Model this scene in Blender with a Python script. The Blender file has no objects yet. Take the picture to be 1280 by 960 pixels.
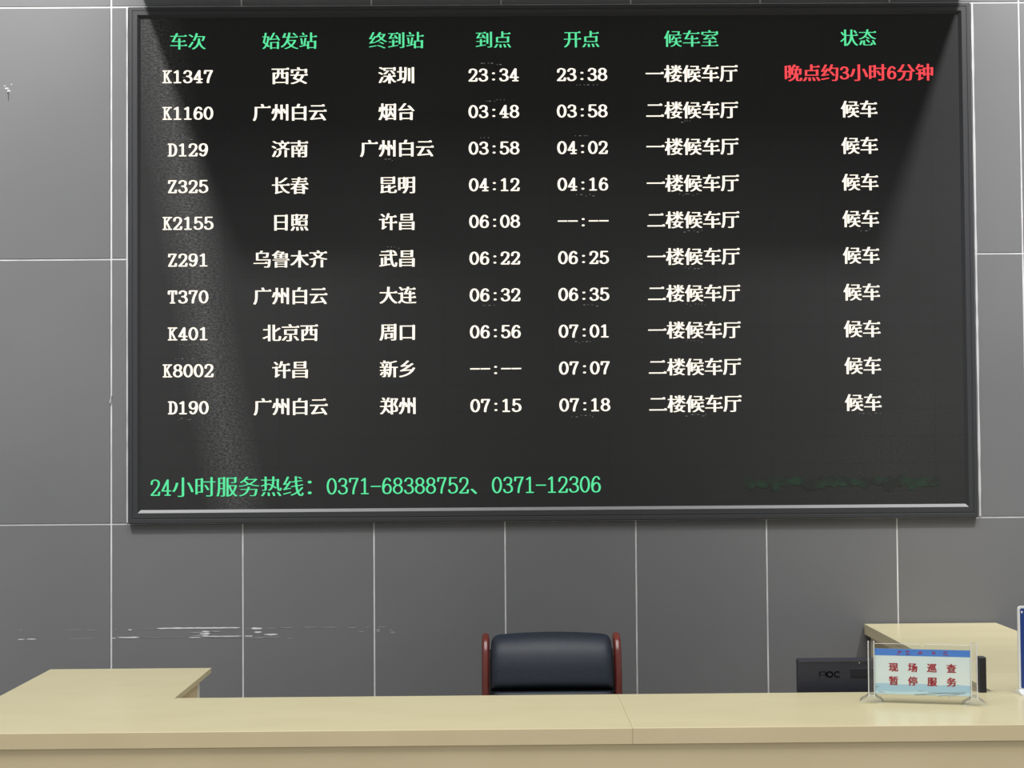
import bpy, bmesh, math, random
from mathutils import Vector, Matrix

# ------------------------------------------------------------------ camera, world, lights, exposure
SC = bpy.context.scene
COL = SC.collection
FPX, PITCH, YAW, ROLL = 2000.0, 0.0296867, 0.0079154, -0.0074388
CAM_Z = 1.80


def camera_axes():
    cp, sp = math.cos(PITCH), math.sin(PITCH)
    cy, sy = math.cos(YAW), math.sin(YAW)
    fwd = Vector((sy * cp, cy * cp, sp))
    right = Vector((cy, -sy, 0))
    up = right.cross(fwd)
    cr, sr = math.cos(ROLL), math.sin(ROLL)
    return right * cr + up * sr, up * cr - right * sr, fwd


_r, _u, _f = camera_axes()
cam_data = bpy.data.cameras.new('camera')
cam_data.sensor_width = 36.0
cam_data.lens = FPX / 1280.0 * 36.0
cam_data.clip_end = 100
cam = bpy.data.objects.new('camera', cam_data)
COL.objects.link(cam)
cam.matrix_world = Matrix(((_r.x, _u.x, -_f.x, 0), (_r.y, _u.y, -_f.y, 0), (_r.z, _u.z, -_f.z, CAM_Z), (0, 0, 0, 1)))
SC.camera = cam

world = bpy.data.worlds.new('hall_ambient')
SC.world = world
world.use_nodes = True
bg = world.node_tree.nodes['Background']
bg.inputs['Color'].default_value = (0.93, 0.98, 1.0, 1)
bg.inputs['Strength'].default_value = 0.43


def spot(name, loc, target, watts, size_deg, blend, radius, color=(1, 0.985, 0.97)):
    d = bpy.data.lights.new(name, 'SPOT')
    d.energy = watts
    d.color = color
    d.spot_size = math.radians(size_deg)
    d.spot_blend = blend
    d.shadow_soft_size = radius
    o = bpy.data.objects.new(name, d)
    COL.objects.link(o)
    o.location = loc
    o.rotation_euler = (Vector(target) - Vector(loc)).to_track_quat('-Z', 'Y').to_euler()
    return o


# two ceiling downlights either side of the board: they rake the wall left and right of the ledge
spot('ceiling_downlight', (-2.47, 3.70, 6.5), (-2.25, 6.7, 3.35), 1390, 55, 1.0, 0.16)
spot('ceiling_downlight', (2.90, 3.70, 6.5), (2.72, 6.7, 3.40), 1540, 54, 1.0, 0.16)


def area(name, loc, sx, sy, watts, color=(1, 0.99, 0.97), target=None):
    d = bpy.data.lights.new(name, 'AREA')
    d.shape = 'RECTANGLE'
    d.size, d.size_y = sx, sy
    d.energy = watts
    d.color = color
    o = bpy.data.objects.new(name, d)
    COL.objects.link(o)
    o.location = loc
    if target:
        o.rotation_euler = (Vector(target) - Vector(loc)).to_track_quat('-Z', 'Y').to_euler()
    return o


area('overhead_fill', (0.2, 2.7, 7.6), 6.5, 4.5, 575, target=(0.2, 3.7, 1.0))  # broad area fill added overhead to brighten counter and wall

vs = SC.view_settings
vs.view_transform = 'Standard'
vs.look = 'None'
vs.gamma = 1
vs.exposure = 0.0
vs.use_curve_mapping = False


# ------------------------------------------------------------------ helpers
def link(name, bm, mats, parent=None, smooth=False):
    me = bpy.data.meshes.new(name)
    bm.to_mesh(me)
    bm.free()
    if not isinstance(mats, (list, tuple)):
        mats = [mats]
    for m in mats:
        me.materials.append(m)
    if smooth:
        for p in me.polygons:
            p.use_smooth = True
    o = bpy.data.objects.new(name, me)
    COL.objects.link(o)
    if parent:
        o.parent = parent
    return o


def thing(name, label, cat, loc=(0, 0, 0), rotz=0, group=None):
    o = bpy.data.objects.new(name, None)
    COL.objects.link(o)
    o.location = loc
    o.rotation_euler = (0, 0, rotz)
    o.empty_display_size = 0.1
    o['label'] = label
    o['category'] = cat
    if group:
        o['group'] = group
    return o


def structure(o):
    o['kind'] = 'structure'
    return o


def box(bm, x0, x1, y0, y1, z0, z1, bevel=0.0, seg=2, mat=0):
    r = bmesh.ops.create_cube(bm, size=1)
    for v in r['verts']:
        v.co = ((x0 + x1) / 2 + v.co.x * (x1 - x0), (y0 + y1) / 2 + v.co.y * (y1 - y0), (z0 + z1) / 2 + v.co.z * (z1 - z0))
    faces = list({f for v in r['verts'] for f in v.link_faces})
    for f in faces:
        f.material_index = mat
    if bevel > 0:
        edges = list({e for v in r['verts'] for e in v.link_edges})
        res = bmesh.ops.bevel(bm, geom=edges, offset=bevel, segments=seg, profile=0.5, affect='EDGES')
        for f in res['faces']:
            f.material_index = mat


def prism(bm, pts, a0, a1, axis='z', bevel=0.0, seg=2):
    """Closed polygon pts in the plane across 'axis', extruded from a0 to a1."""
    def co(p, a):
        if axis == 'z':
            return (p[0], p[1], a)
        if axis == 'y':
            return (p[0], a, p[1])
        return (a, p[0], p[1])
    n = len(pts)
    lo = [bm.verts.new(co(p, a0)) for p in pts]
    hi = [bm.verts.new(co(p, a1)) for p in pts]
    fs = [bm.faces.new(lo), bm.faces.new(hi)]
    for i in range(n):
        fs.append(bm.faces.new((lo[i], lo[(i + 1) % n], hi[(i + 1) % n], hi[i])))
    bmesh.ops.recalc_face_normals(bm, faces=fs)
    if bevel > 0:
        es = list({e for f in fs[:2] for e in f.edges})
        bmesh.ops.bevel(bm, geom=es, offset=bevel, segments=seg, profile=0.5, affect='EDGES')


def catmull(pts, n=8, closed=False):
    out = []
    m = len(pts)
    rng = range(m) if closed else range(m - 1)
    for i in rng:
        if closed:
            p0, p1, p2, p3 = pts[(i - 1) % m], pts[i], pts[(i + 1) % m], pts[(i + 2) % m]
        else:
            p0, p1, p2, p3 = pts[max(i - 1, 0)], pts[i], pts[i + 1], pts[min(i + 2, m - 1)]
        for k in range(n):
            t = k / n
            out.append(tuple(0.5 * (2 * b + (c - a) * t + (2 * a - 5 * b + 4 * c - d) * t * t + (3 * b - a - 3 * c + d) * t ** 3)
                             for a, b, c, d in zip(p0, p1, p2, p3)))
    if not closed:
        out.append(tuple(pts[-1]))
    return out


def sweep(bm, path, w, h, ring=16, side=Vector((1, 0, 0)), power=4.0):
    """Rounded-rectangle bar of width w (along side) and thickness h swept along path."""
    rings = []
    n = len(path)
    for i, p in enumerate(path):
        p = Vector(p)
        t = (Vector(path[min(i + 1, n - 1)]) - Vector(path[max(i - 1, 0)])).normalized()
        nn = side.cross(t).normalized()
        k = 1.0
        if i == 0 or i == n - 1:
            k = 0.72
        rr = []
        for j in range(ring):
            a = 2 * math.pi * j / ring
            ca, sa = math.cos(a), math.sin(a)
            s = (abs(ca) ** power + abs(sa) ** power) ** (-1 / power)
            rr.append(bm.verts.new(p + side * (ca * s * w / 2 * k) + nn * (sa * s * h / 2 * k)))
        rings.append(rr)
    for a, b in zip(rings[:-1], rings[1:]):
        for j in range(ring):
            bm.faces.new((a[j], a[(j + 1) % ring], b[(j + 1) % ring], b[j]))
    bm.faces.new(rings[0])
    bm.faces.new(rings[-1])
    bmesh.ops.recalc_face_normals(bm, faces=bm.faces)


def lathe(bm, prof, center, n=32):
    cx, cy = center
    rings = []
    for r, z in prof:
        rings.append([bm.verts.new((cx + r * math.cos(2 * math.pi * k / n), cy + r * math.sin(2 * math.pi * k / n), z)) for k in range(n)])
    for a, b in zip(rings[:-1], rings[1:]):
        for k in range(n):
            bm.faces.new((a[k], a[(k + 1) % n], b[(k + 1) % n], b[k]))
    bm.faces.new(rings[0])
    bm.faces.new(rings[-1])
    bmesh.ops.recalc_face_normals(bm, faces=bm.faces)


# ------------------------------------------------------------------ materials
def mat(name, color, rough=0.5, spec=0.5, metal=0.0, emit=None, estr=1.0):
    m = bpy.data.materials.new(name)
    m.use_nodes = True
    b = m.node_tree.nodes['Principled BSDF']
    b.inputs['Base Color'].default_value = (*color, 1)
    b.inputs['Roughness'].default_value = rough
    b.inputs['Specular IOR Level'].default_value = spec
    b.inputs['Metallic'].default_value = metal
    if emit:
        b.inputs['Emission Color'].default_value = (*emit, 1)
        b.inputs['Emission Strength'].default_value = estr
    return m


def nodes(m):
    nt = m.node_tree
    return nt.nodes, nt.links, nt.nodes['Principled BSDF']


def noise_mix(m, c1, c2, scale=4.0, detail=6, lo=0.35, hi=0.7, stretch=(1, 1, 1), bump=0.0):
    N, L, b = nodes(m)
    tc = N.new('ShaderNodeTexCoord')
    mp = N.new('ShaderNodeMapping')
    mp.inputs['Scale'].default_value = stretch
    nz = N.new('ShaderNodeTexNoise')
    nz.inputs['Scale'].default_value = scale
    nz.inputs['Detail'].default_value = detail
    cr = N.new('ShaderNodeValToRGB')
    cr.color_ramp.elements[0].position = lo
    cr.color_ramp.elements[0].color = (*c1, 1)
    cr.color_ramp.elements[1].position = hi
    cr.color_ramp.elements[1].color = (*c2, 1)
    L.new(tc.outputs['Object'], mp.inputs['Vector'])
    L.new(mp.outputs[0], nz.inputs['Vector'])
    L.new(nz.outputs['Fac'], cr.inputs['Fac'])
    L.new(cr.outputs['Color'], b.inputs['Base Color'])
    if bump:
        bp = N.new('ShaderNodeBump')
        bp.inputs['Strength'].default_value = bump
        bp.inputs['Distance'].default_value = 0.002
        L.new(nz.outputs['Fac'], bp.inputs['Height'])
        L.new(bp.outputs['Normal'], b.inputs['Normal'])
    return m


M_TILE = noise_mix(mat('grey_tile', (.2, .2, .205), 0.5, 0.25), (.138, .140, .145), (.150, .151, .157), 1.6, 3, .3, .7)
M_GROUT = noise_mix(mat('white_grout', (.6, .6, .6), 0.8, 0.1), (.50, .50, .505), (.66, .66, .665), 9, 4)
M_CHIP = mat('pale_chip', (.50, .50, .51), 0.8, 0.1)
M_RESIDUE = mat('adhesive_white', (.62, .62, .63), 0.8, 0.1)
M_RESIDUE_GREY = mat('adhesive_grey', (.26, .26, .27), 0.85, 0.1)
M_CRACK = mat('dark_crack', (.04, .04, .04), 0.9, 0.1)
M_FLOOR = noise_mix(mat('floor_stone', (.45, .42, .38), 0.25), (.40, .38, .35), (.50, .47, .43), 2.0)
M_CEIL = mat('ceiling_white', (.75, .75, .75), 0.8)
M_FRAME = mat('black_aluminium', (.027, .028, .031), 0.45, 0.5, 0.0)
M_LIP = mat('lit_silver_lip', (.30, .30, .31), 0.38, 0.5, 0.75)


def led_material():
    m = mat('led_panel_black', (.02, .02, .021), 0.7, 0.10)
    N, L, b = nodes(m)
    tc = N.new('ShaderNodeTexCoord')
    sp = N.new('ShaderNodeSeparateXYZ')
    L.new(tc.outputs['Object'], sp.inputs[0])
    cb = N.new('ShaderNodeCombineXYZ')
    L.new(sp.outputs['X'], cb.inputs['X'])
    L.new(sp.outputs['Z'], cb.inputs['Y'])
    br = N.new('ShaderNodeTexBrick')          # module seams
    br.offset = 0.0
    br.inputs['Scale'].default_value = 1.0
    br.inputs['Brick Width'].default_value = 0.2285
    br.inputs['Row Height'].default_value = 0.1143
    br.inputs['Mortar Size'].default_value = 0.0008
    br.inputs['Mortar Smooth'].default_value = 0.3
    br.inputs['Color1'].default_value = (.0270, .0275, .0280, 1)
    br.inputs['Color2'].default_value = (.0280, .0283, .0290, 1)
    br.inputs['Mortar'].default_value = (.020, .020, .0205, 1)
    L.new(cb.outputs[0], br.inputs['Vector'])
    # dust: streaky grey film, thickest down the left side
    mp = N.new('ShaderNodeMapping')
    mp.inputs['Scale'].default_value = (24, 1, 46)
    L.new(tc.outputs['Object'], mp.inputs['Vector'])
    nz = N.new('ShaderNodeTexNoise')
    nz.inputs['Scale'].default_value = 3.2
    nz.inputs['Detail'].default_value = 10
    nz.inputs['Roughness'].default_value = 0.72
    L.new(mp.outputs[0], nz.inputs['Vector'])
    n2 = N.new('ShaderNodeTexNoise')
    n2.inputs['Scale'].default_value = 1.15
    n2.inputs['Detail'].default_value = 3
    L.new(tc.outputs['Object'], n2.inputs['Vector'])
    # a drifting band: distance from a slanted line x + 0.168*z + 1.311 = 0 (board coordinates)
    s1 = N.new('ShaderNodeMath'); s1.operation = 'MULTIPLY_ADD'
    L.new(sp.outputs['Z'], s1.inputs[0]); s1.inputs[1].default_value = 0.168; s1.inputs[2].default_value = 1.311
    s2 = N.new('ShaderNodeMath'); s2.operation = 'ADD'
    L.new(sp.outputs['X'], s2.inputs[0]); L.new(s1.outputs[0], s2.inputs[1])
    s3 = N.new('ShaderNodeMath'); s3.operation = 'ABSOLUTE'
    L.new(s2.outputs[0], s3.inputs[0])
    mr = N.new('ShaderNodeMapRange')
    mr.inputs['From Min'].default_value = 0.14
    mr.inputs['From Max'].default_value = 0.0
    mr.inputs['To Min'].default_value = 0.0
    mr.inputs['To Max'].default_value = 1.0
    L.new(s3.outputs[0], mr.inputs['Value'])
    r1 = N.new('ShaderNodeValToRGB')
    r1.color_ramp.elements[0].position = 0.42
    r1.color_ramp.elements[1].position = 0.78
    L.new(nz.outputs['Fac'], r1.inputs['Fac'])
    r2 = N.new('ShaderNodeValToRGB')
    r2.color_ramp.elements[0].position = 0.50
    r2.color_ramp.elements[1].position = 0.75
    r2.color_ramp.elements[1].color = (.12, .12, .12, 1)
    L.new(n2.outputs['Fac'], r2.inputs['Fac'])
    ad = N.new('ShaderNodeMath'); ad.operation = 'ADD'
    L.new(mr.outputs[0], ad.inputs[0]); L.new(r2.outputs['Color'], ad.inputs[1])
    mu = N.new('ShaderNodeMath'); mu.operation = 'MULTIPLY'
    L.new(ad.outputs[0], mu.inputs[0]); L.new(r1.outputs['Color'], mu.inputs[1])
    mx = N.new('ShaderNodeMixRGB')
    L.new(mu.outputs[0], mx.inputs['Fac'])
    L.new(br.outputs['Color'], mx.inputs['Color1'])
    mx.inputs['Color2'].default_value = (.155, .155, .155, 1)
    L.new(mx.outputs[0], b.inputs['Base Color'])
    return m


M_LED = led_material()
M_TXT = mat('led_lettering_warm_white', (0, 0, 0), 1, 0, emit=(1.0, 0.92, 0.78), estr=1.25)
M_TXT_G = mat('led_lettering_green', (0, 0, 0), 1, 0, emit=(0.12, 0.84, 0.37), estr=1.0)
M_TXT_R = mat('led_lettering_red', (0, 0, 0), 1, 0, emit=(1.0, 0.075, 0.09), estr=1.1)
M_SPECK = mat('led_stray_pixel', (0, 0, 0), 1, 0, emit=(0.5, 0.5, 0.47), estr=0.35)


def smear_material():
    m = mat('led_dim_green', (.024, .026, .025), 0.7, 0.1)
    N, L, b = nodes(m)
    tc = N.new('ShaderNodeTexCoord')
    nz = N.new('ShaderNodeTexNoise')
    nz.inputs['Scale'].default_value = 22
    nz.inputs['Detail'].default_value = 3
    L.new(tc.outputs['Object'], nz.inputs['Vector'])
    cr = N.new('ShaderNodeValToRGB')
    cr.color_ramp.elements[0].position = 0.40
    cr.color_ramp.elements[0].color = (0.0, 0.0005, 0.0, 1)
    cr.color_ramp.elements[1].position = 0.72
    cr.color_ramp.elements[1].color = (0.0, 0.040, 0.010, 1)
    L.new(nz.outputs['Fac'], cr.inputs['Fac'])
    L.new(cr.outputs['Color'], b.inputs['Emission Color'])
    b.inputs['Emission Strength'].default_value = 0.6
    return m


M_SMEAR = smear_material()
M_STONE = noise_mix(mat('cream_stone', (.67, .60, .38), 0.25, 0.25), (.665, .595, .37), (.705, .635, .405), 3.0, 8, .3, .72, (1, 2.2, 1))
M_SEAM = mat('stone_joint', (.42, .36, .25), 0.8, 0.1)
M_BASE = noise_mix(mat('cream_panel', (.66, .55, .34), 0.3, 0.3), (.71, .595, .37), (.755, .635, .405), 4.0, 8, .3, .75)
M_EDGE = mat('white_edge_band', (.75, .75, .72), 0.5)
M_LEATHER = noise_mix(mat('navy_leather', (.018, .022, .033), 0.47, 0.35), (.013, .018, .030), (.018, .024, .038), 60, 4, .3, .7, bump=0.06)
M_PIPING = mat('leather_piping', (.008, .010, .016), 0.6, 0.3)
M_WOOD = noise_mix(mat('mahogany_wood', (.16, .030, .022), 0.2, 0.6), (.12, .020, .016), (.19, .042, .030), 9, 6, .35, .7, (1, 1, .2))
M_STEEL = mat('dark_steel', (.1, .1, .11), 0.4, 0.5, 0.8)
M_PLASTIC = mat('navy_black_plastic', (.028, .030, .042), 0.45, 0.4)
M_PLASTIC_DK = mat('black_plastic', (.013, .013, .016), 0.5, 0.4)
M_PLASTIC_GY = mat('grey_plastic', (.065, .067, .072), 0.45, 0.4)
M_LOGO = mat('embossed_dark', (.017, .018, .026), 0.5, 0.3)
M_LED_DOT = mat('pale_led_dot', (.7, .7, .7), 0.4)
M_PAPER = noise_mix(mat('printed_paper', (.62, .74, .74), 0.35, 0.4), (.78, .90, .93), (.87, .93, .92), 7, 2)
M_BAND = mat('blue_print', (.10, .27, .78), 0.35, 0.4)
M_WAVE = mat('pale_blue_print', (.47, .70, .86), 0.35, 0.4)
M_WAVE2 = mat('lighter_blue_print', (.64, .83, .92), 0.35, 0.4)
M_REDINK = mat('red_print', (.68, .085, .11), 0.4, 0.3)
M_REDDIM = mat('purple_red_print', (.36, .09, .26), 0.4, 0.3)
M_GREYINK = mat('grey_print', (.34, .40, .45), 0.4, 0.3)
M_FROST = mat('polished_acrylic_edge', (.80, .80, .80), 0.25, 0.5)
M_WHITE = mat('white_plastic', (.78, .79, .80), 0.3)
M_BLUE = mat('deep_blue_print', (.012, .045, .24), 0.25, 0.5)


def acrylic(name, body, ior):
    """Clear plastic: mostly transparent, fresnel gloss, a trace of milky body."""
    m = bpy.data.materials.new(name)
    m.use_nodes = True
    N, L = m.node_tree.nodes, m.node_tree.links
    N.remove(N['Principled BSDF'])
    tr = N.new('ShaderNodeBsdfTransparent')
    tr.inputs['Color'].default_value = (.97, .98, .98, 1)
    df = N.new('ShaderNodeBsdfDiffuse')
    df.inputs['Color'].default_value = (.85, .86, .87, 1)
    m1 = N.new('ShaderNodeMixShader')
    m1.inputs['Fac'].default_value = body
    L.new(tr.outputs[0], m1.inputs[1]); L.new(df.outputs[0], m1.inputs[2])
    gl = N.new('ShaderNodeBsdfGlossy')
    gl.inputs['Roughness'].default_value = 0.06
    fr = N.new('ShaderNodeFresnel')
    fr.inputs['IOR'].default_value = ior
    ge = N.new('ShaderNodeNewGeometry')          # gloss on the outer faces only
    inv = N.new('ShaderNodeMath'); inv.operation = 'SUBTRACT'
    inv.inputs[0].default_value = 1.0
    L.new(ge.outputs['Backfacing'], inv.inputs[1])
    mu = N.new('ShaderNodeMath'); mu.operation = 'MULTIPLY'
    L.new(fr.outputs[0], mu.inputs[0]); L.new(inv.outputs[0], mu.inputs[1])
    m2 = N.new('ShaderNodeMixShader')
    L.new(mu.outputs[0], m2.inputs['Fac'])
    L.new(m1.outputs[0], m2.inputs[1]); L.new(gl.outputs[0], m2.inputs[2])
    L.new(m2.outputs[0], N['Material Output'].inputs['Surface'])
    return m


M_ACRYL = acrylic('clear_acrylic', 0.03, 1.35)
M_ACRYL_PANE = acrylic('thin_clear_acrylic', 0.0, 1.12)
M_ACRYL_FOOT = acrylic('clear_acrylic_block', 0.10, 1.35)

# ------------------------------------------------------------------ the setting
WALL_Y = 6.70
bm = bmesh.new()
box(bm, -8, 8, -4, WALL_Y + 0.2, -0.1, 0.0)
structure(link('floor', bm, M_FLOOR))
bm = bmesh.new()
box(bm, -8, 8, -1, WALL_Y + 0.2, 8.6, 8.7)
structure(link('ceiling', bm, M_CEIL))

# tiled wall: grey tiles standing proud of a white grout bed
rng = random.Random(4)
GX = [-1.6229 + 0.5473 * k for k in range(-9, 15)]
GZ = [0.3216 - 1.1052 * 0, 1.4268, 2.5340, 3.5985] + [3.5985 + 1.1 * k for k in range(1, 5)]
GZ = [-0.7836] + GZ
bm = bmesh.new()
box(bm, GX[0] - .1, GX[-1] + .1, WALL_Y + 0.0025, WALL_Y + 0.15, 0, 8.6, mat=1)
g = 0.0034
for x0, x1 in zip(GX[:-1], GX[1:]):
    for z0, z1 in zip(GZ[:-1], GZ[1:]):
        z0c = max(z0, 0.0)
        d = rng.uniform(-0.0006, 0.0006)
        box(bm, x0 + g, x1 - g, WALL_Y + d, WALL_Y + 0.02, z0c + g, min(z1, 8.6) - g, bevel=0.0012, seg=1)
wall = structure(link('wall_back', bm, [M_TILE, M_GROUT]))


def flake(bm, x0, x1, z0, z1, n=9, rough=0.35, t=0.0012, mat_i=0):
    """A ragged, slightly raised chip of something stuck on the wall."""
    top, bot = [], []
    h = z1 - z0
    for k in range(n + 1):
        x = x0 + (x1 - x0) * k / n
        e = 0.25 if k in (0, n) else 1.0
        mid = (z0 + z1) / 2
        top.append((x, mid + h / 2 * e * (1 - rough * rng.random())))
        bot.append((x, mid - h / 2 * e * (1 - rough * rng.random())))
    pts = bot + top[::-1]
    nf = len(bm.faces)
    prism(bm, pts, WALL_Y - t, WALL_Y + 0.003, 'y')
    bm.faces.ensure_lookup_table()
    for f in bm.faces[nf:]:
        f.material_index = mat_i


def px2wall(px, py):
    d = _r * ((px - 640) / FPX) - _u * ((py - 480) / FPX) + _f
    s = WALL_Y / d.y
    return d.x * s, CAM_Z + d.z * s


bm = bmesh.new()
streaks = [  # left, right, height in the wall, thickness (photo pixels), tone
    (196, 300, 785.4, 1.9, 0), (160, 165, 787.3, 1.3, 0), (144, 147, 787.5, 1.0, 1), (176, 196, 786.3, .9, 1),
    (306, 313, 786, 1.2, 1), (314, 328, 785.4, 2.8, 0), (331, 345, 785.5, 1.1, 1), (350, 367, 784.6, 1.3, 1), (380, 396, 784.2, 1.4, 1),
    (399, 423, 784.2, 1.3, 1), (434, 446, 784.6, 1.6, 1), (456, 463, 784, 1.2, 1), (473, 482, 783.6, 1.4, 1),
    (147, 174, 796.8, 1.7, 0), (140, 145, 797.8, 1.3, 0), (176, 232, 797.0, .7, 1), (236, 252, 796.9, 1.3, 0), (252, 302, 795.5, 1.4, 0), (262, 303, 797.2, .8, 1),
    (306, 316, 795, 1.6, 0), (318, 352, 796.6, 1.1, 1), (305, 330, 797.6, 1.0, 1), (238, 258, 790.8, 2.4, 1), (240, 254, 795, 1.8, 1), (470, 476, 786.4, 1.2, 1), (252, 262, 789.6, 2.2, 0), (250, 263, 792.0, 2.4, 0), (253, 261, 794.2, 1.8, 0), (246, 255, 793.6, 1.6, 1),
    (262, 276, 789.3, 1.8, 1), (318, 327, 790.2, 2.6, 0), (330, 347, 793.2, 2.4, 0), (358, 367, 798, 1.2, 1),
    (448, 455, 789.4, 1.8, 1), (470, 475, 788.5, 3.6, 1), (488, 494, 790.5, 3.2, 1), (486, 491, 787.5, 1.2, 1),
    (22, 31, 799.2, 1.2, 0), (33, 46, 799, 1.2, 0), (24, 28, 787.8, 1.0, 1), (80, 104, 787.4, .9, 1), (108, 120, 787.4, .9, 1), (85, 118, 798.4, .7, 1)]
for a, b_, y, th, tone in streaks:
    xa, za = px2wall(a, y - 0.0074 * (0))
    xb, zb = px2wall(b_, y)
    hh = th * WALL_Y / FPX
    flake(bm, xa, xb, za - hh / 2, za + hh / 2, n=max(4, int((b_ - a) / 5)), rough=0.55, mat_i=tone)
link('adhesive_residue', bm, [M_RESIDUE, M_RESIDUE_GREY], wall)

bm = bmesh.new()     # chipped drill hole with a crack running down, far left
for (x, y, w, h, t) in [(8.5, 110.5, 5, 2.2, 0), (11, 113.5, 4, 2.6, 0), (6, 107.5, 2.4, 1.4, 0), (14.5, 105.5, 2.2, 1.2, 0), (10.3, 116.5, 2.6, 1.8, 2), (10.6, 121.5, .8, 11, 2), (13.8, 116.5, 2, 1.2, 1), (4.5, 112, 1.6, 1, 1)]:
    X, Z = px2wall(x, y)
    k = WALL_Y / FPX
    flake(bm, X - w * k / 2, X + w * k / 2, Z - h * k / 2, Z + h * k / 2, n=6, rough=0.5, mat_i=t)
link('drill_hole', bm, [M_CHIP, M_RESIDUE_GREY, M_CRACK], wall)

bm = bmesh.new()     # loose sliver of grout hanging out of the joint
_x, _z = px2wall(138.9, 499)
prism(bm, [(_x - .0055, _z - .0160), (_x - .0020, _z - .0165), (_x + .0035, _z + .0150), (_x + .0015, _z + .0170)], WALL_Y - .006, WALL_Y + .002, 'y')
link('loose_grout', bm, M_GROUT, wall)

# white cut edge / filler bead showing beside the board on both sides
bm = bmesh.new()
BX0, BX1, BZ0, BZ1 = -1.5452, 1.9940, 1.4272, 3.5915


def bead(bm, x, z0, z1, w, n=40):
    a = []
    c = []
    for k in range(n + 1):
        z = z0 + (z1 - z0) * k / n
        ww = w * (0.7 + 0.6 * rng.random())
        a.append((x - ww / 2, z))
        c.append((x + ww / 2, z))
    prism(bm, a + c[::-1], WALL_Y - 0.004, WALL_Y + 0.003, 'y')


bead(bm, -1.5555, 1.432, 3.594, 0.0060)
bead(bm, 2.0090, 1.432, 3.594, 0.0090)
link('filler_bead', bm, M_CHIP, wall)

# ledge above the board (just over the top of the frame of view)
bm = bmesh.new()
box(bm, -1.515, 1.990, WALL_Y - 0.92, WALL_Y, 3.70, 3.86, bevel=0.01)
structure(link('trim_1', bm, M_CEIL))

# ------------------------------------------------------------------ departure board
FR_Y = 6.672      # face of the frame
SC_Y = 6.686      # face of the LED panel
board = thing('departure_board', 'large black-framed LED train departure board with glowing columns of text on the tiled wall', 'departure board',
              ((BX0 + BX1) / 2, WALL_Y, BZ0))
boff = -Vector(board.location)


def bput(o):
    """Mesh is built in world metres; hang it on the board."""
    o.data.transform(Matrix.Translation(boff))
    return o


RW, LIP = 0.040, 0.0145
SX0, SX1, SZ0, SZ1 = BX0 + RW + .011, BX1 - RW - .011, BZ0 + 0.0590, BZ1 - RW - .006


def rail(p_out0, p_out1, p_in0, p_in1, inner_mat=None):
    """One mitred rail: flat outer face with ribs, then a bevel going back to the screen."""
    bm = bmesh.new()
    lines = []
    for t, y in ((0.0, WALL_Y), (0.0, FR_Y + .004), (0.06, FR_Y), (0.30, FR_Y), (0.33, FR_Y + .002), (0.37, FR_Y + .002), (0.40, FR_Y),
                 (0.74, FR_Y), (0.76, FR_Y + .0015), (1.0, SC_Y + .002), (1.0, WALL_Y)):
        a = Vector(p_out0).lerp(Vector(p_in0), t)
        b = Vector(p_out1).lerp(Vector(p_in1), t)
        lines.append((bm.verts.new((a.x, y, a.y)), bm.verts.new((b.x, y, b.y))))
    n = len(lines)
    for i in range(n):
        f = bm.faces.new((lines[i][0], lines[i][1], lines[(i + 1) % n][1], lines[(i + 1) % n][0]))
        if inner_mat is not None and i == n - 3:
            f.material_index = 1
    bm.faces.new([l[0] for l in lines])
    bm.faces.new([l[1] for l in lines])
    bmesh.ops.recalc_face_normals(bm, faces=bm.faces)
    return bm


co = [(BX0, BZ0), (BX1, BZ0), (BX1, BZ1), (BX0, BZ1)]
ci = [(SX0, SZ0), (SX1, SZ0), (SX1, SZ1), (SX0, SZ1)]
for i, j in ((0, 1), (1, 2), (2, 3), (3, 0)):
    o = bput(link('frame_rail', rail(co[i], co[j], ci[i], ci[j], inner_mat=(1 if i == 0 else None)), [M_FRAME, M_LIP], board))  # same bevel all round; only the bottom coloured silver, for light from above
    if i == 0:
        o['label'] = 'bottom rail with silver inner lip, coloured brighter for light from above'
bm = bmesh.new()
box(bm, SX0 - .003, SX1 + .003, SC_Y, WALL_Y - .002, SZ0 - .003, SZ1 + .003)
screen = link('screen', bm, M_LED, board)
screen.data.transform(Matrix.Translation(boff))

# ---- lettering -------------------------------------------------------------
GLYPH = {}
SERIF = True


def outline(ch):
    cu = bpy.data.curves.new('glyph', 'FONT')
    cu.body = ch
    cu.size = 1
    o = bpy.data.objects.new('glyph', cu)
    COL.objects.link(o)
    c = o.to_curve(bpy.context.evaluated_depsgraph_get())
    polys = []
    for s in c.splines:
        bp = s.bezier_points
        n = len(bp)
        pts = []
        for i in range(n):
            a, b = bp[i], bp[(i + 1) % n]
            p0, p1, p2, p3 = a.co.xy, a.handle_right.xy, b.handle_left.xy, b.co.xy
            pts.append((p0.x, p0.y))
            d = (p3 - p0)
            L = d.length
            if L > 1e-6:
                dev = max(abs((p1 - p0).cross(d)) / L, abs((p2 - p0).cross(d)) / L)
                if dev > 0.004:
                    for k in (1, 2, 3):
                        t = k / 4
                        q = p0 * (1 - t) ** 3 + p1 * 3 * t * (1 - t) ** 2 + p2 * 3 * t * t * (1 - t) + p3 * t ** 3
                        pts.append((q.x, q.y))
        clean = [pts[0]]
        for p in pts[1:]:
            if (Vector(p) - Vector(clean[-1])).length > 1e-4:
                clean.append(p)
        if (Vector(clean[0]) - Vector(clean[-1])).length < 1e-4:
            clean.pop()
        polys.append(clean)
    o.to_curve_clear()
    bpy.data.objects.remove(o)
    bpy.data.curves.remove(cu)
    return polys


def poly_area(p):
    return 0.5 * sum(p[i][0] * p[(i + 1) % len(p)][1] - p[(i + 1) % len(p)][0] * p[i][1] for i in range(len(p)))


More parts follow.
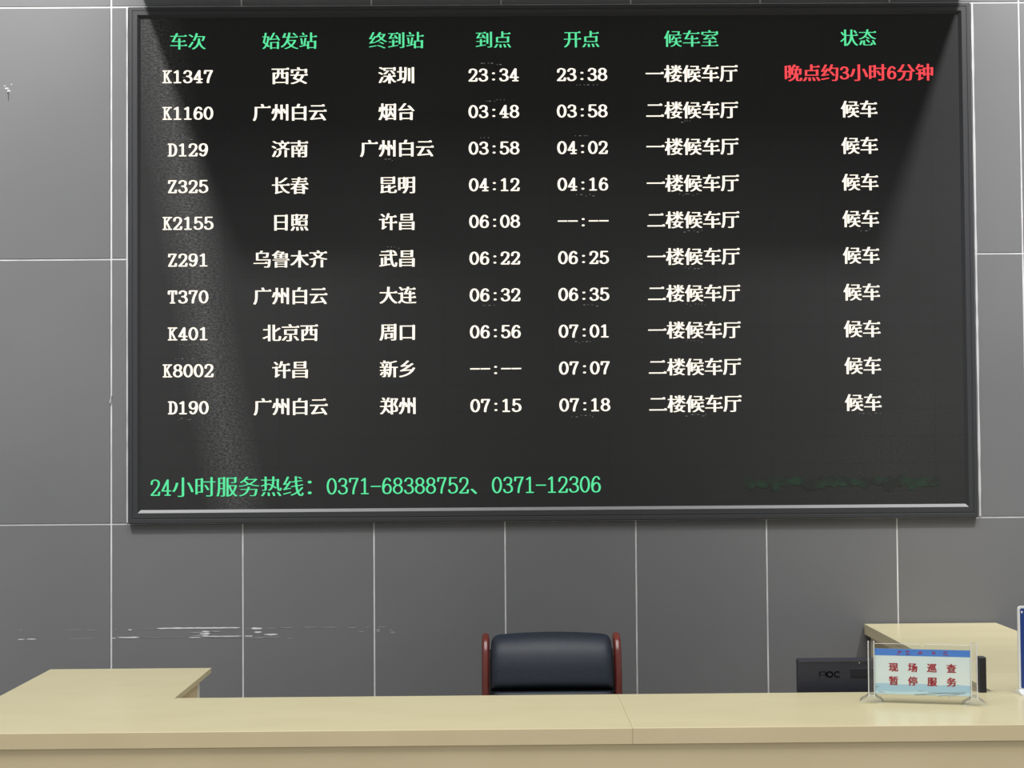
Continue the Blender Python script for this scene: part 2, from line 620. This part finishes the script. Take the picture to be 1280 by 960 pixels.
def serif_points(p):
    """Small raised triangles at the right end of horizontals, as in a Song typeface."""
    n = len(p)
    out = []
    for i in range(n):
        a, b, c, d = Vector(p[i - 2]), Vector(p[i - 1]), Vector(p[i]), Vector(p[(i + 1) % n])
        e0, e1, e2 = b - a, c - b, d - c
        up = e1.y > 0 and abs(e1.x) < 0.25 * e1.y
        left = e2.x < -0.13 and abs(e2.y) < 0.1 * -e2.x
        if up and left and 0.045 < e1.length < 0.105 and e0.x > 0.12 and abs(e0.y) < 0.1 * e0.x:
            out += [(c.x + .012, c.y - .02), (c.x - .012, c.y + .02), (c.x - .045, c.y + .062), (c.x - .105, c.y)]
        elif up and left and e1.length >= 0.14:
            out += [(c.x + .012, c.y - .01), (c.x - .02, c.y + .045), (c.x - .085, c.y)]
        else:
            out.append((c.x, c.y))
    return out


def song(polys, dx, dy, serif=True):
    big = max(polys, key=lambda q: abs(poly_area(q)))
    flip = poly_area(big) < 0
    res = []
    for p in polys:
        if flip:
            p = p[::-1]
        if serif:
            p = serif_points(p)
        n = len(p)
        q = []
        for i in range(n):
            a, b, c = Vector(p[i - 1]), Vector(p[i]), Vector(p[(i + 1) % n])
            e1, e2 = (b - a), (c - b)
            if e1.length < 1e-6 or e2.length < 1e-6:
                q.append(tuple(b)); continue
            e1.normalize(); e2.normalize()
            n1, n2 = Vector((e1.y, -e1.x)), Vector((e2.y, -e2.x))
            m = (n1 + n2) / max(0.45, 1 + n1.dot(n2))
            q.append((b.x + m.x * dx, b.y + m.y * dy))
        res.append(q)
    return res


def fill(polys):
    cu = bpy.data.curves.new('fill', 'CURVE')
    cu.dimensions = '2D'
    cu.fill_mode = 'BOTH'
    for p in polys:
        s = cu.splines.new('POLY')
        s.points.add(len(p) - 1)
        for k, v in enumerate(p):
            s.points[k].co = (v[0], v[1], 0, 1)
        s.use_cyclic_u = True
    o = bpy.data.objects.new('fill', cu)
    COL.objects.link(o)
    me = o.to_mesh()
    vs_ = [tuple(v.co.xy) for v in me.vertices]
    fs = [tuple(f.vertices) for f in me.polygons]
    o.to_mesh_clear()
    bpy.data.objects.remove(o)
    bpy.data.curves.remove(cu)
    return vs_, fs


def hanzi(ch, dx, dy, serif=True):
    k = (ch, dx, dy, serif)
    if k not in GLYPH:
        v0, f0 = fill(song(outline(ch), min(dx, 0), min(dy, 0), serif))
        vs_, fs = [], []
        sx = (-dx, dx) if dx > 0 else (0,)
        sy = (-dy, dy) if dy > 0 else (0,)
        for ax in sx:                       # widen by overlaying shifted copies (same colour, same plane)
            for ay in sy:
                n = len(vs_)
                vs_ += [(a + ax, b + ay) for a, b in v0]
                fs += [tuple(i + n for i in q) for q in f0]
        GLYPH[k] = (vs_, fs)
    return GLYPH[k]


def S(*pts):
    return ('s', pts)


def C(*pts):
    return ('c', pts)


def ell(cx, cy, rx, ry):
    return ('s', [(cx + rx * math.cos(a * math.pi / 14), cy + ry * math.sin(a * math.pi / 14)) for a in range(29)])


SIX = [C((.90, .84), (.78, .96), (.52, 1), (.24, .88), (.06, .58), (.04, .32), (.18, .07), (.5, 0), (.84, .07), (.98, .30), (.86, .52), (.54, .60), (.22, .50), (.05, .30))]
DIG = {
    '0': [ell(.5, .5, .5, .5)],
    '1': [S((.5, 0), (.5, 1)), S((.5, 1), (.14, .86)), S((.12, 0), (.88, 0))],
    '2': [C((.05, .72), (.14, .93), (.48, 1), (.84, .93), (.94, .74), (.82, .54), (.46, .28), (.04, .02)), S((.04, 0), (.94, 0), (1, .2))],
    '3': [C((.06, .80), (.20, .95), (.5, 1), (.84, .92), (.90, .75), (.78, .58), (.42, .53)), C((.42, .53), (.82, .46), (1, .27), (.88, .08), (.5, 0), (.15, .05), (.02, .20))],
    '4': [S((.68, 1), (.68, 0)), S((.68, 1), (0, .28), (1, .28)), S((.38, 0), (.96, 0))],
    '5': [S((.90, 1), (.16, 1), (.12, .52)), C((.12, .52), (.30, .62), (.60, .63), (.90, .50), (1, .30), (.88, .10), (.5, 0), (.15, .05), (.02, .20))],
    '6': SIX,
    '7': [S((.03, .78), (.06, 1), (.97, 1)), C((.97, 1), (.66, .58), (.48, .25), (.44, 0))],
    '8': [ell(.5, .77, .42, .23), ell(.5, .27, .5, .27)],
    '9': [(t, [(1 - x, 1 - y) for x, y in p]) for t, p in SIX],
    'K': [S((.2, 0), (.2, 1)), S((0, 1), (.42, 1)), S((0, 0), (.42, 0)), S((.84, 1), (.2, .42)), S((.42, .60), (.86, 0)), S((.66, 1), (1, 1)), S((.66, 0), (1, 0))],
    'D': [S((.2, 0), (.2, 1)), S((0, 1), (.5, 1)), C((.5, 1), (.84, .88), (1, .5), (.84, .12), (.5, 0)), S((.5, 0), (0, 0))],
    'Z': [S((.05, .80), (.08, 1), (.92, 1), (.05, 0), (.94, 0), (.97, .20))],
    'T': [S((.5, 0), (.5, 1)), S((0, .76), (.02, 1), (.98, 1), (1, .76)), S((.28, 0), (.72, 0))],
}


def hull(pts):
    pts = sorted(set((round(a, 5), round(b, 5)) for a, b in pts))

    def half(seq):
        h = []
        for p in seq:
            while len(h) > 1 and (h[-1][0] - h[-2][0]) * (p[1] - h[-2][1]) - (h[-1][1] - h[-2][1]) * (p[0] - h[-2][0]) <= 0:
                h.pop()
            h.append(p)
        return h[:-1]
    return half(pts) + half(pts[::-1])


PEN = [(math.cos(2 * math.pi * k / 12 + .26), math.sin(2 * math.pi * k / 12 + .26)) for k in range(12)]


def digit(ch, W, pw, ph):
    """Serif figure of cap height 1 and width W drawn with a broad pen pw x ph."""
    if ch == 'K':
        pw *= 0.80
    k = (ch, W, pw, ph)
    if k in GLYPH:
        return GLYPH[k]
    vs_, fs = [], []

    def add(poly):
        n = len(vs_)
        vs_.extend(poly)
        fs.append(tuple(range(n, n + len(poly))))
    if ch == ':':
        r = pw * 0.62
        for y in (.15, .63):
            add([(W / 2 + r * a, y + r * .62 * b) for a, b in PEN])
    elif ch == '-':
        add([(.0, .44), (W, .44), (W, .44 + ph), (.0, .44 + ph)])
    else:
        for kind, pts in DIG[ch]:
            pl = catmull(pts, 5) if kind == 'c' else list(pts)
            pl = [(pw / 2 + u * (W - pw), ph / 2 + v * (1 - ph)) for u, v in pl]
            for a, b in zip(pl[:-1], pl[1:]):
                add(hull([(a[0] + pw / 2 * x, a[1] + ph / 2 * y) for x, y in PEN] + [(b[0] + pw / 2 * x, b[1] + ph / 2 * y) for x, y in PEN]))
    GLYPH[k] = (vs_, fs)
    return GLYPH[k]


def text_mesh(text, em, adv_d, cap, dw=0.74, pen=(.205, .115), bold=(.022, .002), serif=True, baseline=None):
    """One bmesh of flat lettering in local x (right), z (up); centred on x, middle of the line at z=0."""
    bm = bmesh.new()
    x = 0.0
    for ch in text:
        if ch in DIG or ch in ':-':
            v, f = digit(ch, dw, *pen)
            ox = x + (adv_d - dw * cap) / 2
            vv = [bm.verts.new((ox + a * cap, 0, (b - 0.5) * cap - 0.02 * em)) for a, b in v]
            x += adv_d
        else:
            v, f = hanzi(ch, *bold, serif)
            vv = [bm.verts.new((x + a * em, 0, (b - 0.38) * em)) for a, b in v]
            x += em
        for q in f:
            try:
                bm.faces.new([vv[i] for i in q])
            except ValueError:
                pass
    for f in bm.faces:
        f.normal_update()
        if f.normal.y > 0:
            f.normal_flip()
    return bm, x


def led_text(text, cx, z, m, label=None, left=None, **kw):
    bm, w = text_mesh(text, **kw)
    x0 = left if left is not None else cx - w / 2
    bm.transform(Matrix.Translation((x0, SC_Y - .0012, z)))
    o = bput(link('lettering', bm, m, screen))
    if label:
        o['label'] = label
    return o


CX = [-1.2985, -0.8712, -0.4224, -0.0150, 0.3566, 0.8186, 1.5231]
ROW = dict(em=0.0780, adv_d=0.0432, cap=0.0548, bold=(.028, -.007), pen=(.19, .10))
HEAD = dict(em=0.0775, adv_d=0.0432, cap=0.0548, bold=(.018, -.015))
for cx, t in zip(CX, ['车次', '始发站', '终到站', '到点', '开点', '候车室', '状态']):
    led_text(t, cx, 3.4482, M_TXT_G, 'green glowing column heading', **HEAD)
rows = [('K1347', '西安', '深圳', '23:34', '23:38', '一楼候车厅', '晚点约3小时6分钟'),
        ('K1160', '广州白云', '烟台', '03:48', '03:58', '二楼候车厅', '候车'),
        ('D129', '济南', '广州白云', '03:58', '04:02', '一楼候车厅', '候车'),
        ('Z325', '长春', '昆明', '04:12', '04:16', '一楼候车厅', '候车'),
        ('K2155', '日照', '许昌', '06:08', '--:--', '二楼候车厅', '候车'),
        ('Z291', '乌鲁木齐', '武昌', '06:22', '06:25', '一楼候车厅', '候车'),
        ('T370', '广州白云', '大连', '06:32', '06:35', '二楼候车厅', '候车'),
        ('K401', '北京西', '周口', '06:56', '07:01', '一楼候车厅', '候车'),
        ('K8002', '许昌', '新乡', '--:--', '07:07', '二楼候车厅', '候车'),
        ('D190', '广州白云', '郑州', '07:15', '07:18', '二楼候车厅', '候车')]
for r, cells in enumerate(rows):
    z = 3.3003 - 0.15440 * r
    for c, (cx, t) in enumerate(zip(CX, cells)):
        red = (r == 0 and c == 6)
        led_text(t, cx, z, M_TXT_R if red else M_TXT, 'red glowing delay notice' if red else None, **ROW)
led_text('24小时服务热线：0371-68388752、0371-12306', 0, 1.5790, M_TXT_G, 'green glowing hotline line along the bottom', left=-1.4590,
         em=0.0918, adv_d=0.0459, cap=0.0680, dw=0.62, pen=(.125, .07), bold=(.014, -.015))
# unreadable dim green line at the lower right
bm = bmesh.new()
rg = random.Random(11)
x = 1.018
while x < 1.80:
    w = rg.uniform(.045, .075)
    zc = 1.575 + rg.uniform(-.006, .010)
    hh = rg.uniform(.020, .036)
    pts = [(x + w / 2 * (1 + math.cos(a * math.pi / 6) * rg.uniform(.75, 1.1)), zc + hh * math.sin(a * math.pi / 6) * rg.uniform(.6, 1.1)) for a in range(12)]
    vv = [bm.verts.new((p[0], SC_Y - .0008 - rg.uniform(0, .0006), p[1])) for p in pts]
    bm.faces.new(vv)
    x += w * .80
o = bput(link('lettering', bm, M_SMEAR, screen))
o['label'] = 'dim blurred green line at the lower right'
# stray lit pixels around some of the cells
rg = random.Random(5)
for r, c, side in [(0, 0, 0), (3, 0, 1), (4, 0, 1), (4, 0, -1), (6, 0, 1), (7, 0, -1), (8, 0, 1), (9, 0, -1), (2, 0, 1), (0, 4, -1), (2, 4, 1), (3, 4, -1), (6, 4, -1), (7, 4, -1), (9, 4, -1),
                   (1, 5, -1), (3, 5, -1), (4, 5, -1), (5, 5, -1), (6, 5, -1), (7, 5, -1), (9, 5, -1), (4, 6, -1), (9, 6, -1), (1, 3, 1), (2, 3, 1), (6, 3, -1), (0, 3, 1), (5, 2, 1), (2, 2, -1)]:
    z = 3.3003 - 0.15440 * r + side * 0.047
    x = CX[c] + rg.uniform(-.06, .0)
    bm = bmesh.new()
    for k in range(rg.randint(3, 6)):
        w = rg.choice((.003, .004, .010))
        zz = z + rg.choice((0, 0, -.006))
        vv = [bm.verts.new((a, SC_Y - .001, b)) for a, b in ((x, zz), (x + w, zz), (x + w, zz + .0028), (x, zz + .0028))]
        bm.faces.new(vv)
        x += w + rg.uniform(.004, .016)
    for f in bm.faces:
        f.normal_update()
        if f.normal.y > 0:
            f.normal_flip()
    bput(link('stray_pixels', bm, M_SPECK, screen))

# ------------------------------------------------------------------ service counter
H, TH = 0.9873, 0.0435
CXL, CXR, CF, CB = -1.5655, 2.0660, 4.3950, 4.9620
LWX, LWY, RWX, RWY = -1.0075, 5.5920, 1.5150, 6.690
top_thing = thing('counter_worktop', 'cream polished stone worktop running across the front with a wing at each end', 'countertop', (0.25, CF, H - TH))
SEAM = 0.3575


ST = 0.0180       # stone thickness; the fronts carry a deeper built-up strip
tl = -Vector(top_thing.location)


def tpart(name, bm, m):
    o = link(name, bm, m, top_thing)
    o.data.transform(Matrix.Translation(tl))
    return o


J1, J2 = 4.8724, 5.2894
for pts in ([(CXL, CF + .0045), (SEAM - .0003, CF + .0045), (SEAM - .0003, CB), (LWX, CB), (LWX, LWY), (CXL, LWY)],
            [(SEAM + .0003, CF + .0045), (CXR, CF + .0045), (CXR, J1 - .0004), (RWX, J1 - .0004), (RWX, CB), (SEAM + .0003, CB)],
            [(RWX + .0003, J1 + .0004), (CXR, J1 + .0004), (CXR, J2 - .0005), (RWX + .0003, J2 - .0005)],
            [(RWX, J2 + .0005), (CXR, J2 + .0005), (CXR, RWY), (RWX, RWY)]):
    bm = bmesh.new()
    prism(bm, pts, H - ST, H, 'z', bevel=0.0012, seg=2)
    tpart('slab', bm, M_STONE)
for b in ((CXL, SEAM - .0003, CF, CF + .0044, H), (SEAM + .0003, CXR, CF, CF + .0044, H), (RWX + .0003, RWX + .022, CB + .001, RWY - .0003, H - ST - .0001)):
    bm = bmesh.new()
    box(bm, *b[:4], H - TH, b[4], bevel=.0010, seg=2)
    tpart('edge_strip', bm, M_BASE)
for b in ((SEAM - .0003, SEAM + .0003, CF + .0015, CB - .001), (RWX + .001, CXR - .001, J1 - .0004, J1 + .0004), (RWX + .001, CXR - .001, J2 - .0005, J2 + .0005)):
    bm = bmesh.new()
    box(bm, *b, H - ST + .001, H - .0006)
    tpart('joint', bm, M_SEAM)

base = thing('service_counter', 'cream panelled counter body under the stone worktop', 'counter', (0.25, CF + .3, 0))
tb = -Vector(base.location)


def bpart(name, m, *boxes, bevel=.002):
    bm = bmesh.new()
    for b in boxes:
        box(bm, *b, bevel=bevel, seg=1)
    o = link(name, bm, m, base)
    o.data.transform(Matrix.Translation(tb))
    return o


ZT = H - ST - .0005
bpart('front_panel', M_BASE, (CXL + .01, CXR - .01, CF + .010, CF + .035, .09, H - TH - .0005))
bpart('plinth', M_STEEL, (CXL + .03, CXR - .03, CF + .05, CF + .07, 0, .09))
bpart('back_panel', M_BASE, (LWX - .02, RWX + .02, CB - .06, CB - .04, .0, ZT))
bpart('side_panel', M_BASE, (CXL + .01, CXL + .03, CF + .035, LWY - .11, 0, ZT))
bpart('side_panel', M_BASE, (LWX - .035, LWX - .012, CB - .04, 5.405, 0, ZT))
bpart('edge_band', M_EDGE, (LWX - .036, LWX - .0115, 5.405, 5.441, 0, ZT))
bpart('side_panel', M_BASE, (RWX + .024, RWX + .044, CB - .04, RWY - .01, 0, ZT))
bpart('side_panel', M_BASE, (CXR - .03, CXR - .01, CF + .035, RWY - .01, 0, ZT))
bpart('desk_shelf', M_BASE, (LWX - .012, RWX + .012, CB - .038, 5.42, .705, .735))

# ------------------------------------------------------------------ armchair
CH_X, CH_Y = 0.1855, 5.72
chair = thing('armchair', 'navy leather armchair with curved mahogany side frames behind the counter', 'chair', (CH_X, CH_Y, 0))
# local: x right, y towards the wall, z up; sitter faces -y (the visitor)


def pad(profile, halfw, thick, crown=0.012, nx=40, round_top=0.0):
    """Cushion following a (y, z) profile, front face towards -y, with rounded rim."""
    bm = bmesh.new()
    n = len(profile)
    us = [math.copysign(1 - (1 - abs(t)) ** 2.2, t) for t in (-1 + 2 * i / nx for i in range(nx + 1))]
    front, back = [], []
    for i, (y, z) in enumerate(profile):
        t = Vector((profile[min(i + 1, n - 1)][0] - profile[max(i - 1, 0)][0], profile[min(i + 1, n - 1)][1] - profile[max(i - 1, 0)][1])).normalized()
        nrm = Vector((-t.y, t.x))       # towards the sitter
        v = i / (n - 1)
        fr, br = [], []
        for u in us:
            e = max(0.0, 1 - abs(u) ** 24) ** 0.5 * max(0.0, 1 - abs(2 * v - 1) ** 12) ** 0.5
            off = thick * (0.18 + 0.82 * e) + crown * (1 - u * u) * e
            w = halfw * u
            dz = -round_top * (max(0, abs(u) - .90) / .10) ** 2 * (v ** 4)
            fr.append(bm.verts.new((w, y + nrm.x * off, z + nrm.y * off + dz)))
            br.append(bm.verts.new((w, y - nrm.x * .012, z - nrm.y * .012 + dz)))
        front.append(fr)
        back.append(br)
    for i in range(n - 1):
        for j in range(nx):
            bm.faces.new((front[i][j], front[i][j + 1], front[i + 1][j + 1], front[i + 1][j]))
            bm.faces.new((back[i][j + 1], back[i][j], back[i + 1][j], back[i + 1][j + 1]))
        for j in (0, nx):
            bm.faces.new((front[i][j], front[i + 1][j], back[i + 1][j], back[i][j]))
    for i in (0, n - 1):
        for j in range(nx):
            bm.faces.new((front[i][j], back[i][j], back[i][j + 1], front[i][j + 1]))
    bmesh.ops.recalc_face_normals(bm, faces=bm.faces)
    return bm


HW = 0.2232
upper = catmull([(.168, .856), (.177, .895), (.189, .940), (.208, .978), (.236, 1.000), (.270, 1.004)], 5)
upper2 = [(y, z) for y, z in upper]
o = link('backrest_cushion', pad(upper2, HW, .042, round_top=.008), M_LEATHER, chair, smooth=True)
# dark shell behind both cushions
bm = bmesh.new()
prism(bm, [(.128, .49), (.150, .62), (.170, .76), (.186, .87), (.212, .965), (.240, .992), (.262, .990), (.236, .955), (.206, .86), (.186, .76), (.164, .62), (.146, .49)], -HW - .0050, HW + .0050, 'x')
link('backrest_shell', bm, M_PIPING, chair)
lower = catmull([(.110, .50), (.128, .62), (.146, .74), (.160, .815), (.167, .846)], 5)
link('backrest_cushion', pad(lower, HW, .050, .02), M_LEATHER, chair, smooth=True)
bm = bmesh.new()
sweep(bm, [(-HW + .004, .128, .851), (0, .120, .851), (HW - .004, .128, .851)], .010, .010, 8, side=Vector((0, 0, 1)), power=2)
link('piping', bm, M_PIPING, chair, smooth=True)
seatp = catmull([(.10, .455), (-.02, .452), (-.18, .458), (-.32, .462), (-.37, .440)], 6)
bm = pad([(y, z) for y, z in seatp[::-1]], HW, .07, .012)
link('seat', bm, M_LEATHER, chair, smooth=True)
for s in (-1, 1):
    x = s * (HW + .0203)
    frame_path = catmull([(x, .135, .02), (x, .110, .25), (x, .118, .46), (x, .150, .66), (x, .180, .80), (x, .200, .92), (x, .218, .982), (x, .246, 1.017), (x, .284, 1.026)], 8)
    bm = bmesh.new()
    sweep(bm, frame_path, .0290, .048, 20, power=3.2)
    f_ = link('side_frame', bm, M_WOOD, chair, smooth=True)
    arm = catmull([(x, .150, .655), (x, .02, .668), (x, -.18, .672), (x, -.30, .655), (x, -.352, .60), (x, -.355, .45), (x, -.345, .22), (x, -.340, .012)], 8)
    bm = bmesh.new()
    sweep(bm, arm, .034, .042, 16, power=3.2)
    link('armrest', bm, M_WOOD, chair, smooth=True)
    bm = bmesh.new()
    sweep(bm, [(x, .12, .445), (x, -.35, .435)], .024, .05, 12, power=4)
    link('seat_rail', bm, M_WOOD, chair, smooth=True)
for ya, yb in ((-.33, -.30), (.085, .110)):
    bm = bmesh.new()
    box(bm, -HW - .015, HW + .015, ya, yb, .405, .445, bevel=.004)
    link('cross_rail', bm, M_WOOD, chair)

# ------------------------------------------------------------------ monitor (seen from behind)
MX0, MX1, MY, MZ = 0.9285, 1.4690, 5.030, 1.0800
mon = thing('monitor', 'dark computer monitor seen from the back, rising behind the counter', 'monitor', ((MX0 + MX1) / 2, MY + .05, .735))
tm = -Vector(mon.location)


def mpart(name, bm, m, parent=mon, label=None):
    o = link(name, bm, m, parent)
    o.data.transform(Matrix.Translation(tm))
    if label:
        o['label'] = label
    return o


bm = bmesh.new()
box(bm, MX0, MX1, MY, MY + .030, MZ - .325, MZ, bevel=.004)
shell = mpart('back_shell', bm, M_PLASTIC)
bm = bmesh.new()
box(bm, MX0 + .003, MX1 - .003, MY - .0012, MY + .002, MZ - .0085, MZ - .005)
mpart('top_groove', bm, M_PLASTIC_GY, shell)
bm = bmesh.new()
box(bm, MX0 + .012, MX1 - .012, MY + .0305, MY + .032, MZ - .30, MZ - .012)
mpart('display_panel', bm, M_PLASTIC_DK)
bm = bmesh.new()
box(bm, 1.0935, 1.305, MY - .002, MY + .004, 1.0225, 1.0500, bevel=.0008, seg=1)
mpart('label_plate', bm, M_LOGO, shell)
bm = bmesh.new()   # faint maker's mark, three rounded letters


def ring(bm, pts, w, y):
    for a, b in zip(pts[:-1], pts[1:]):
        pl = hull([(a[0] + w / 2 * x, a[1] + w / 2 * z) for x, z in PEN] + [(b[0] + w / 2 * x, b[1] + w / 2 * z) for x, z in PEN])
        f = bm.faces.new([bm.verts.new((p[0], y, p[1])) for p in pl])
        f.normal_update()
        if f.normal.y > 0:
            f.normal_flip()


lx, lz, lw, lh = .9965, 1.0235, .0195, .0165
ring(bm, [(lx, lz), (lx, lz + lh - .004), (lx + .004, lz + lh), (lx + lw - .004, lz + lh), (lx + lw, lz + lh - .004), (lx + lw, lz)], .0042, MY - .0004)
ring(bm, [(lx, lz + .007), (lx + lw, lz + .007)], .0038, MY - .0004)
ox = lx + .032
ring(bm, [(ox + .009 * math.cos(a * math.pi / 8), lz + lh / 2 + lh / 2 * math.sin(a * math.pi / 8)) for a in range(17)], .0042, MY - .0004)
ox = lx + .056
ring(bm, [(ox + .009 * math.cos(a * math.pi / 8), lz + lh / 2 + lh / 2 * math.sin(a * math.pi / 8)) for a in range(2, 15)], .0042, MY - .0004)
mpart('logo', bm, M_LOGO, shell)
bm = bmesh.new()
box(bm, 1.1205, 1.1235, MY - .002, MY + .002, 1.0660, 1.0690, bevel=.0008)
mpart('led_dot', bm, M_LED_DOT, shell)  # bright LED dot, its glow put in as pale colour
cxm = (MX0 + MX1) / 2
bm = bmesh.new()
box(bm, cxm - .03, cxm + .03, MY - .030, MY - .002, .75, .95, bevel=.006)
mpart('stand', bm, M_PLASTIC_DK)
bm = bmesh.new()
prism(bm, [(cxm + .11 * math.cos(a * math.pi / 16) * 1.0, MY + .02 + .07 * math.sin(a * math.pi / 16)) for a in range(32)], .7352, .75, 'z', bevel=.003)
mpart('stand_foot', bm, M_PLASTIC_DK)

# ------------------------------------------------------------------ small black box by the corner
bx = thing('device_box', 'small upright black box standing on the worktop behind the right post of the sign holder', 'box', (1.4790, 4.945, H))
bm = bmesh.new()
box(bm, -.0110, .0110, -.017, .016, 0, .1085, bevel=.0015)
link('casing_lit_grey', bm, M_PLASTIC_GY, bx)  # lit side and top of the black box put in as lighter grey
bm = bmesh.new()
box(bm, -.0098, .0098, -.0180, -.0165, .002, .1055, bevel=.0004, seg=1)
link('front_face', bm, M_PLASTIC_DK, bx)

# ------------------------------------------------------------------ acrylic sign holder
A0, A1 = Vector((1.0900, 4.7745)), Vector((1.3955, 4.7020))
SW = (A1 - A0).length
sign = thing('sign_holder', 'clear acrylic desk sign with red Chinese notice under a blue band, on the worktop', 'sign', (A0.x, A0.y, H),
             math.atan2(A1.y - A0.y, A1.x - A0.x))
PZ0, PZ1, TZ = .0240, .1700, .1790
for xs in (0.0, SW - .0200):
    bm = bmesh.new()
    box(bm, xs + .0032, xs + .0168, -.006, .006, PZ0 - .008, TZ + .003, bevel=.0012)
    p = link('post', bm, M_ACRYL, sign)
    for xe in (xs + .0005, xs + .0170):
        bm = bmesh.new()
        box(bm, xe, xe + .0027, -.0066, .0066, PZ0 - .008, TZ + .003, bevel=.0006, seg=1)
        e_ = link('post_edge', bm, M_FROST, p)
        e_['label'] = 'bright polished edge of the acrylic post'
for xs in (.010, SW - .010):
    bm = bmesh.new()
    arch = [(-.034, 0), (-.034, .006), (-.026, .013), (-.014, .019), (-.010, .026), (.010, .026), (.014, .019), (.026, .013), (.034, .006), (.034, 0), (.022, 0), (.012, .006), (-.012, .006), (-.022, 0)]
    prism(bm, [(xs + a, b + .0004) for a, b in arch], -.030, .030, 'y', bevel=.0015, seg=1)
    link('foot', bm, M_ACRYL_FOOT, sign)
# clear pocket (two panes) with thumb notch, and the printed card between
mid = SW / 2


def pocket(y0, y1):
    bm = bmesh.new()
    nr = .0085
    pts = [(.0195, PZ0), (SW - .0195, PZ0), (SW - .0195, TZ - .004)]
    pts += [(mid + nr * math.cos(a * math.pi / 10), TZ - .004 - nr * math.sin(a * math.pi / 10)) for a in range(11)]
    pts += [(.0195, TZ - .004)]
    prism(bm, pts, y0, y1, 'y')
    return bm


link('front_pane', pocket(-.0046, -.0026), M_ACRYL_PANE, sign)
for xa, xb in ((.021, mid - .009), (mid + .009, SW - .021)):
    bm = bmesh.new()
    box(bm, xa, xb, -.0046, -.0026, TZ - .0040, TZ - .0030, bevel=.0003, seg=1)
    link('pane_edge', bm, M_FROST, sign)
link('back_pane', pocket(.0026, .0046), M_ACRYL_PANE, sign)
bm = bmesh.new()
box(bm, .0205, SW - .0205, -.0006, .0006, PZ0 + .002, .1605)
card = link('paper_insert', bm, M_PAPER, sign)
yk = -.0008


def flat(pts, m, name, dy=0.0, parent=card):
    bm = bmesh.new()
    for poly in pts:
        f = bm.faces.new([bm.verts.new((p[0], yk - dy, p[1])) for p in poly])
        f.normal_update()
        if f.normal.y > 0:
            f.normal_flip()
    return link(name, bm, m, parent)


pxs = SW / 134.0                       # one photo pixel on the card, in metres
cz = lambda y: .1605 - (y - 810.5) * .00237
cxs = lambda x: (x - 1086.5) * pxs
flat([[(.0205, .1605), (SW - .0205, .1605), (SW - .0205, cz(819)), (.0205, cz(819))]], M_BAND, 'blue_band')
wave_top = [(.0205 + (SW - .041) * k / 24, cz(854.2) + .0015 * math.sin(k * .7) + .0010 * k / 24) for k in range(25)]
flat([[(.0205, PZ0 + .0025), (SW - .0205, PZ0 + .0025)] + wave_top[::-1]], M_WAVE, 'wave_picture')
wave2 = [(.0205 + (SW - .041) * k / 24, cz(863.3) + .0016 * math.sin(k * .5 + 2)) for k in range(25)]
flat([[(.0205, PZ0 + .0025), (SW - .0205, PZ0 + .0025)] + wave2[::-1]], M_WAVE2, 'wave_picture', .0002)


def streak(x0, y0, x1, y1, w):
    return [(cxs(x0), cz(y0) - w / 2), (cxs(x1), cz(y1) - w / 4), (cxs(x1), cz(y1) + w / 4), (cxs(x0), cz(y0) + w / 2)]


for q in (streak(1144, 867, 1206, 862.5, .0034), streak(1160, 863.5, 1204, 864.5, .0016), streak(1172, 868, 1206, 863.5, .0020), streak(1148, 862.3, 1156, 862.0, .002),
      streak(1096, 858.6, 1100, 857.6, .003), streak(1100, 864, 1106, 865.3, .0024), streak(1184, 869, 1200, 864.5, .0014)):
    flat([q], M_GREYINK, 'skyline_stroke', .0004)
for line, y0 in (('现场巡查', 833.3), ('暂停服务', 850.2)):
    for k, ch in enumerate(line):
        bm, w = text_mesh(ch, em=.0280, adv_d=.01, cap=.01, bold=(.042, .010), serif=False)
        bm.transform(Matrix.Translation((cxs(1118.2 + 23.55 * k) - w / 2, yk - .0005, cz(y0))))
        o = link('lettering', bm, M_REDINK, card)
        o['label'] = 'red printed character'
rg = random.Random(8)
for k, x in enumerate((1125, 1136.5, 1151, 1166, 1182)):
    blots = []
    for j in range(4):
        a, b_ = rg.uniform(-3.4, 0), rg.uniform(-2.6, 2.0)
        blots.append([(cxs(x + a), cz(815 + b_)), (cxs(x + a + rg.uniform(2.5, 5)), cz(815 + b_)), (cxs(x + a + 4), cz(815 + b_ + .9)), (cxs(x + a), cz(815 + b_ + .9))])
    flat(blots, M_REDDIM, 'lettering', .0006)['label'] = 'tiny blurred red character on the blue band'

# ------------------------------------------------------------------ blue sign at the right end
bs = thing('blue_sign', 'upright blue sign with white rounded border at the right end of the worktop', 'sign', (1.687, 4.905, H), 0.06)


def rrect(x0, x1, z0, z1, r, n=6):
    pts = []
    for cx, cz_, a0 in ((x1 - r, z1 - r, 0), (x0 + r, z1 - r, 90), (x0 + r, z0 + r, 180), (x1 - r, z0 + r, 270)):
        for k in range(n + 1):
            a = math.radians(a0 + 90 * k / n)
            pts.append((cx + r * math.cos(a), cz_ + r * math.sin(a)))
    return pts


bm = bmesh.new()
prism(bm, rrect(-.1085, .1085, .010, .2680, .010), -.004, .004, 'y', bevel=.0012)
link('white_border', bm, M_WHITE, bs)
bm = bmesh.new()
prism(bm, rrect(-.1020, .1020, .018, .2610, .005), -.0046, -.0035, 'y')
face = link('blue_face', bm, M_BLUE, bs)
bm = bmesh.new()
prism(bm, [(-.0965 + .0030 * math.cos(a * math.pi / 8), .2500 + .0035 * math.sin(a * math.pi / 8)) for a in range(16)], -.0050, -.0044, 'y')
link('white_mark', bm, M_WHITE, face)
bm = bmesh.new()
prism(bm, [(-.035, 0), (.035, 0), (.035, .004), (.008, .014), (-.008, .014), (-.035, .004)], -.1120, .1120, 'x', bevel=.001)
link('foot', bm, M_WHITE, bs)
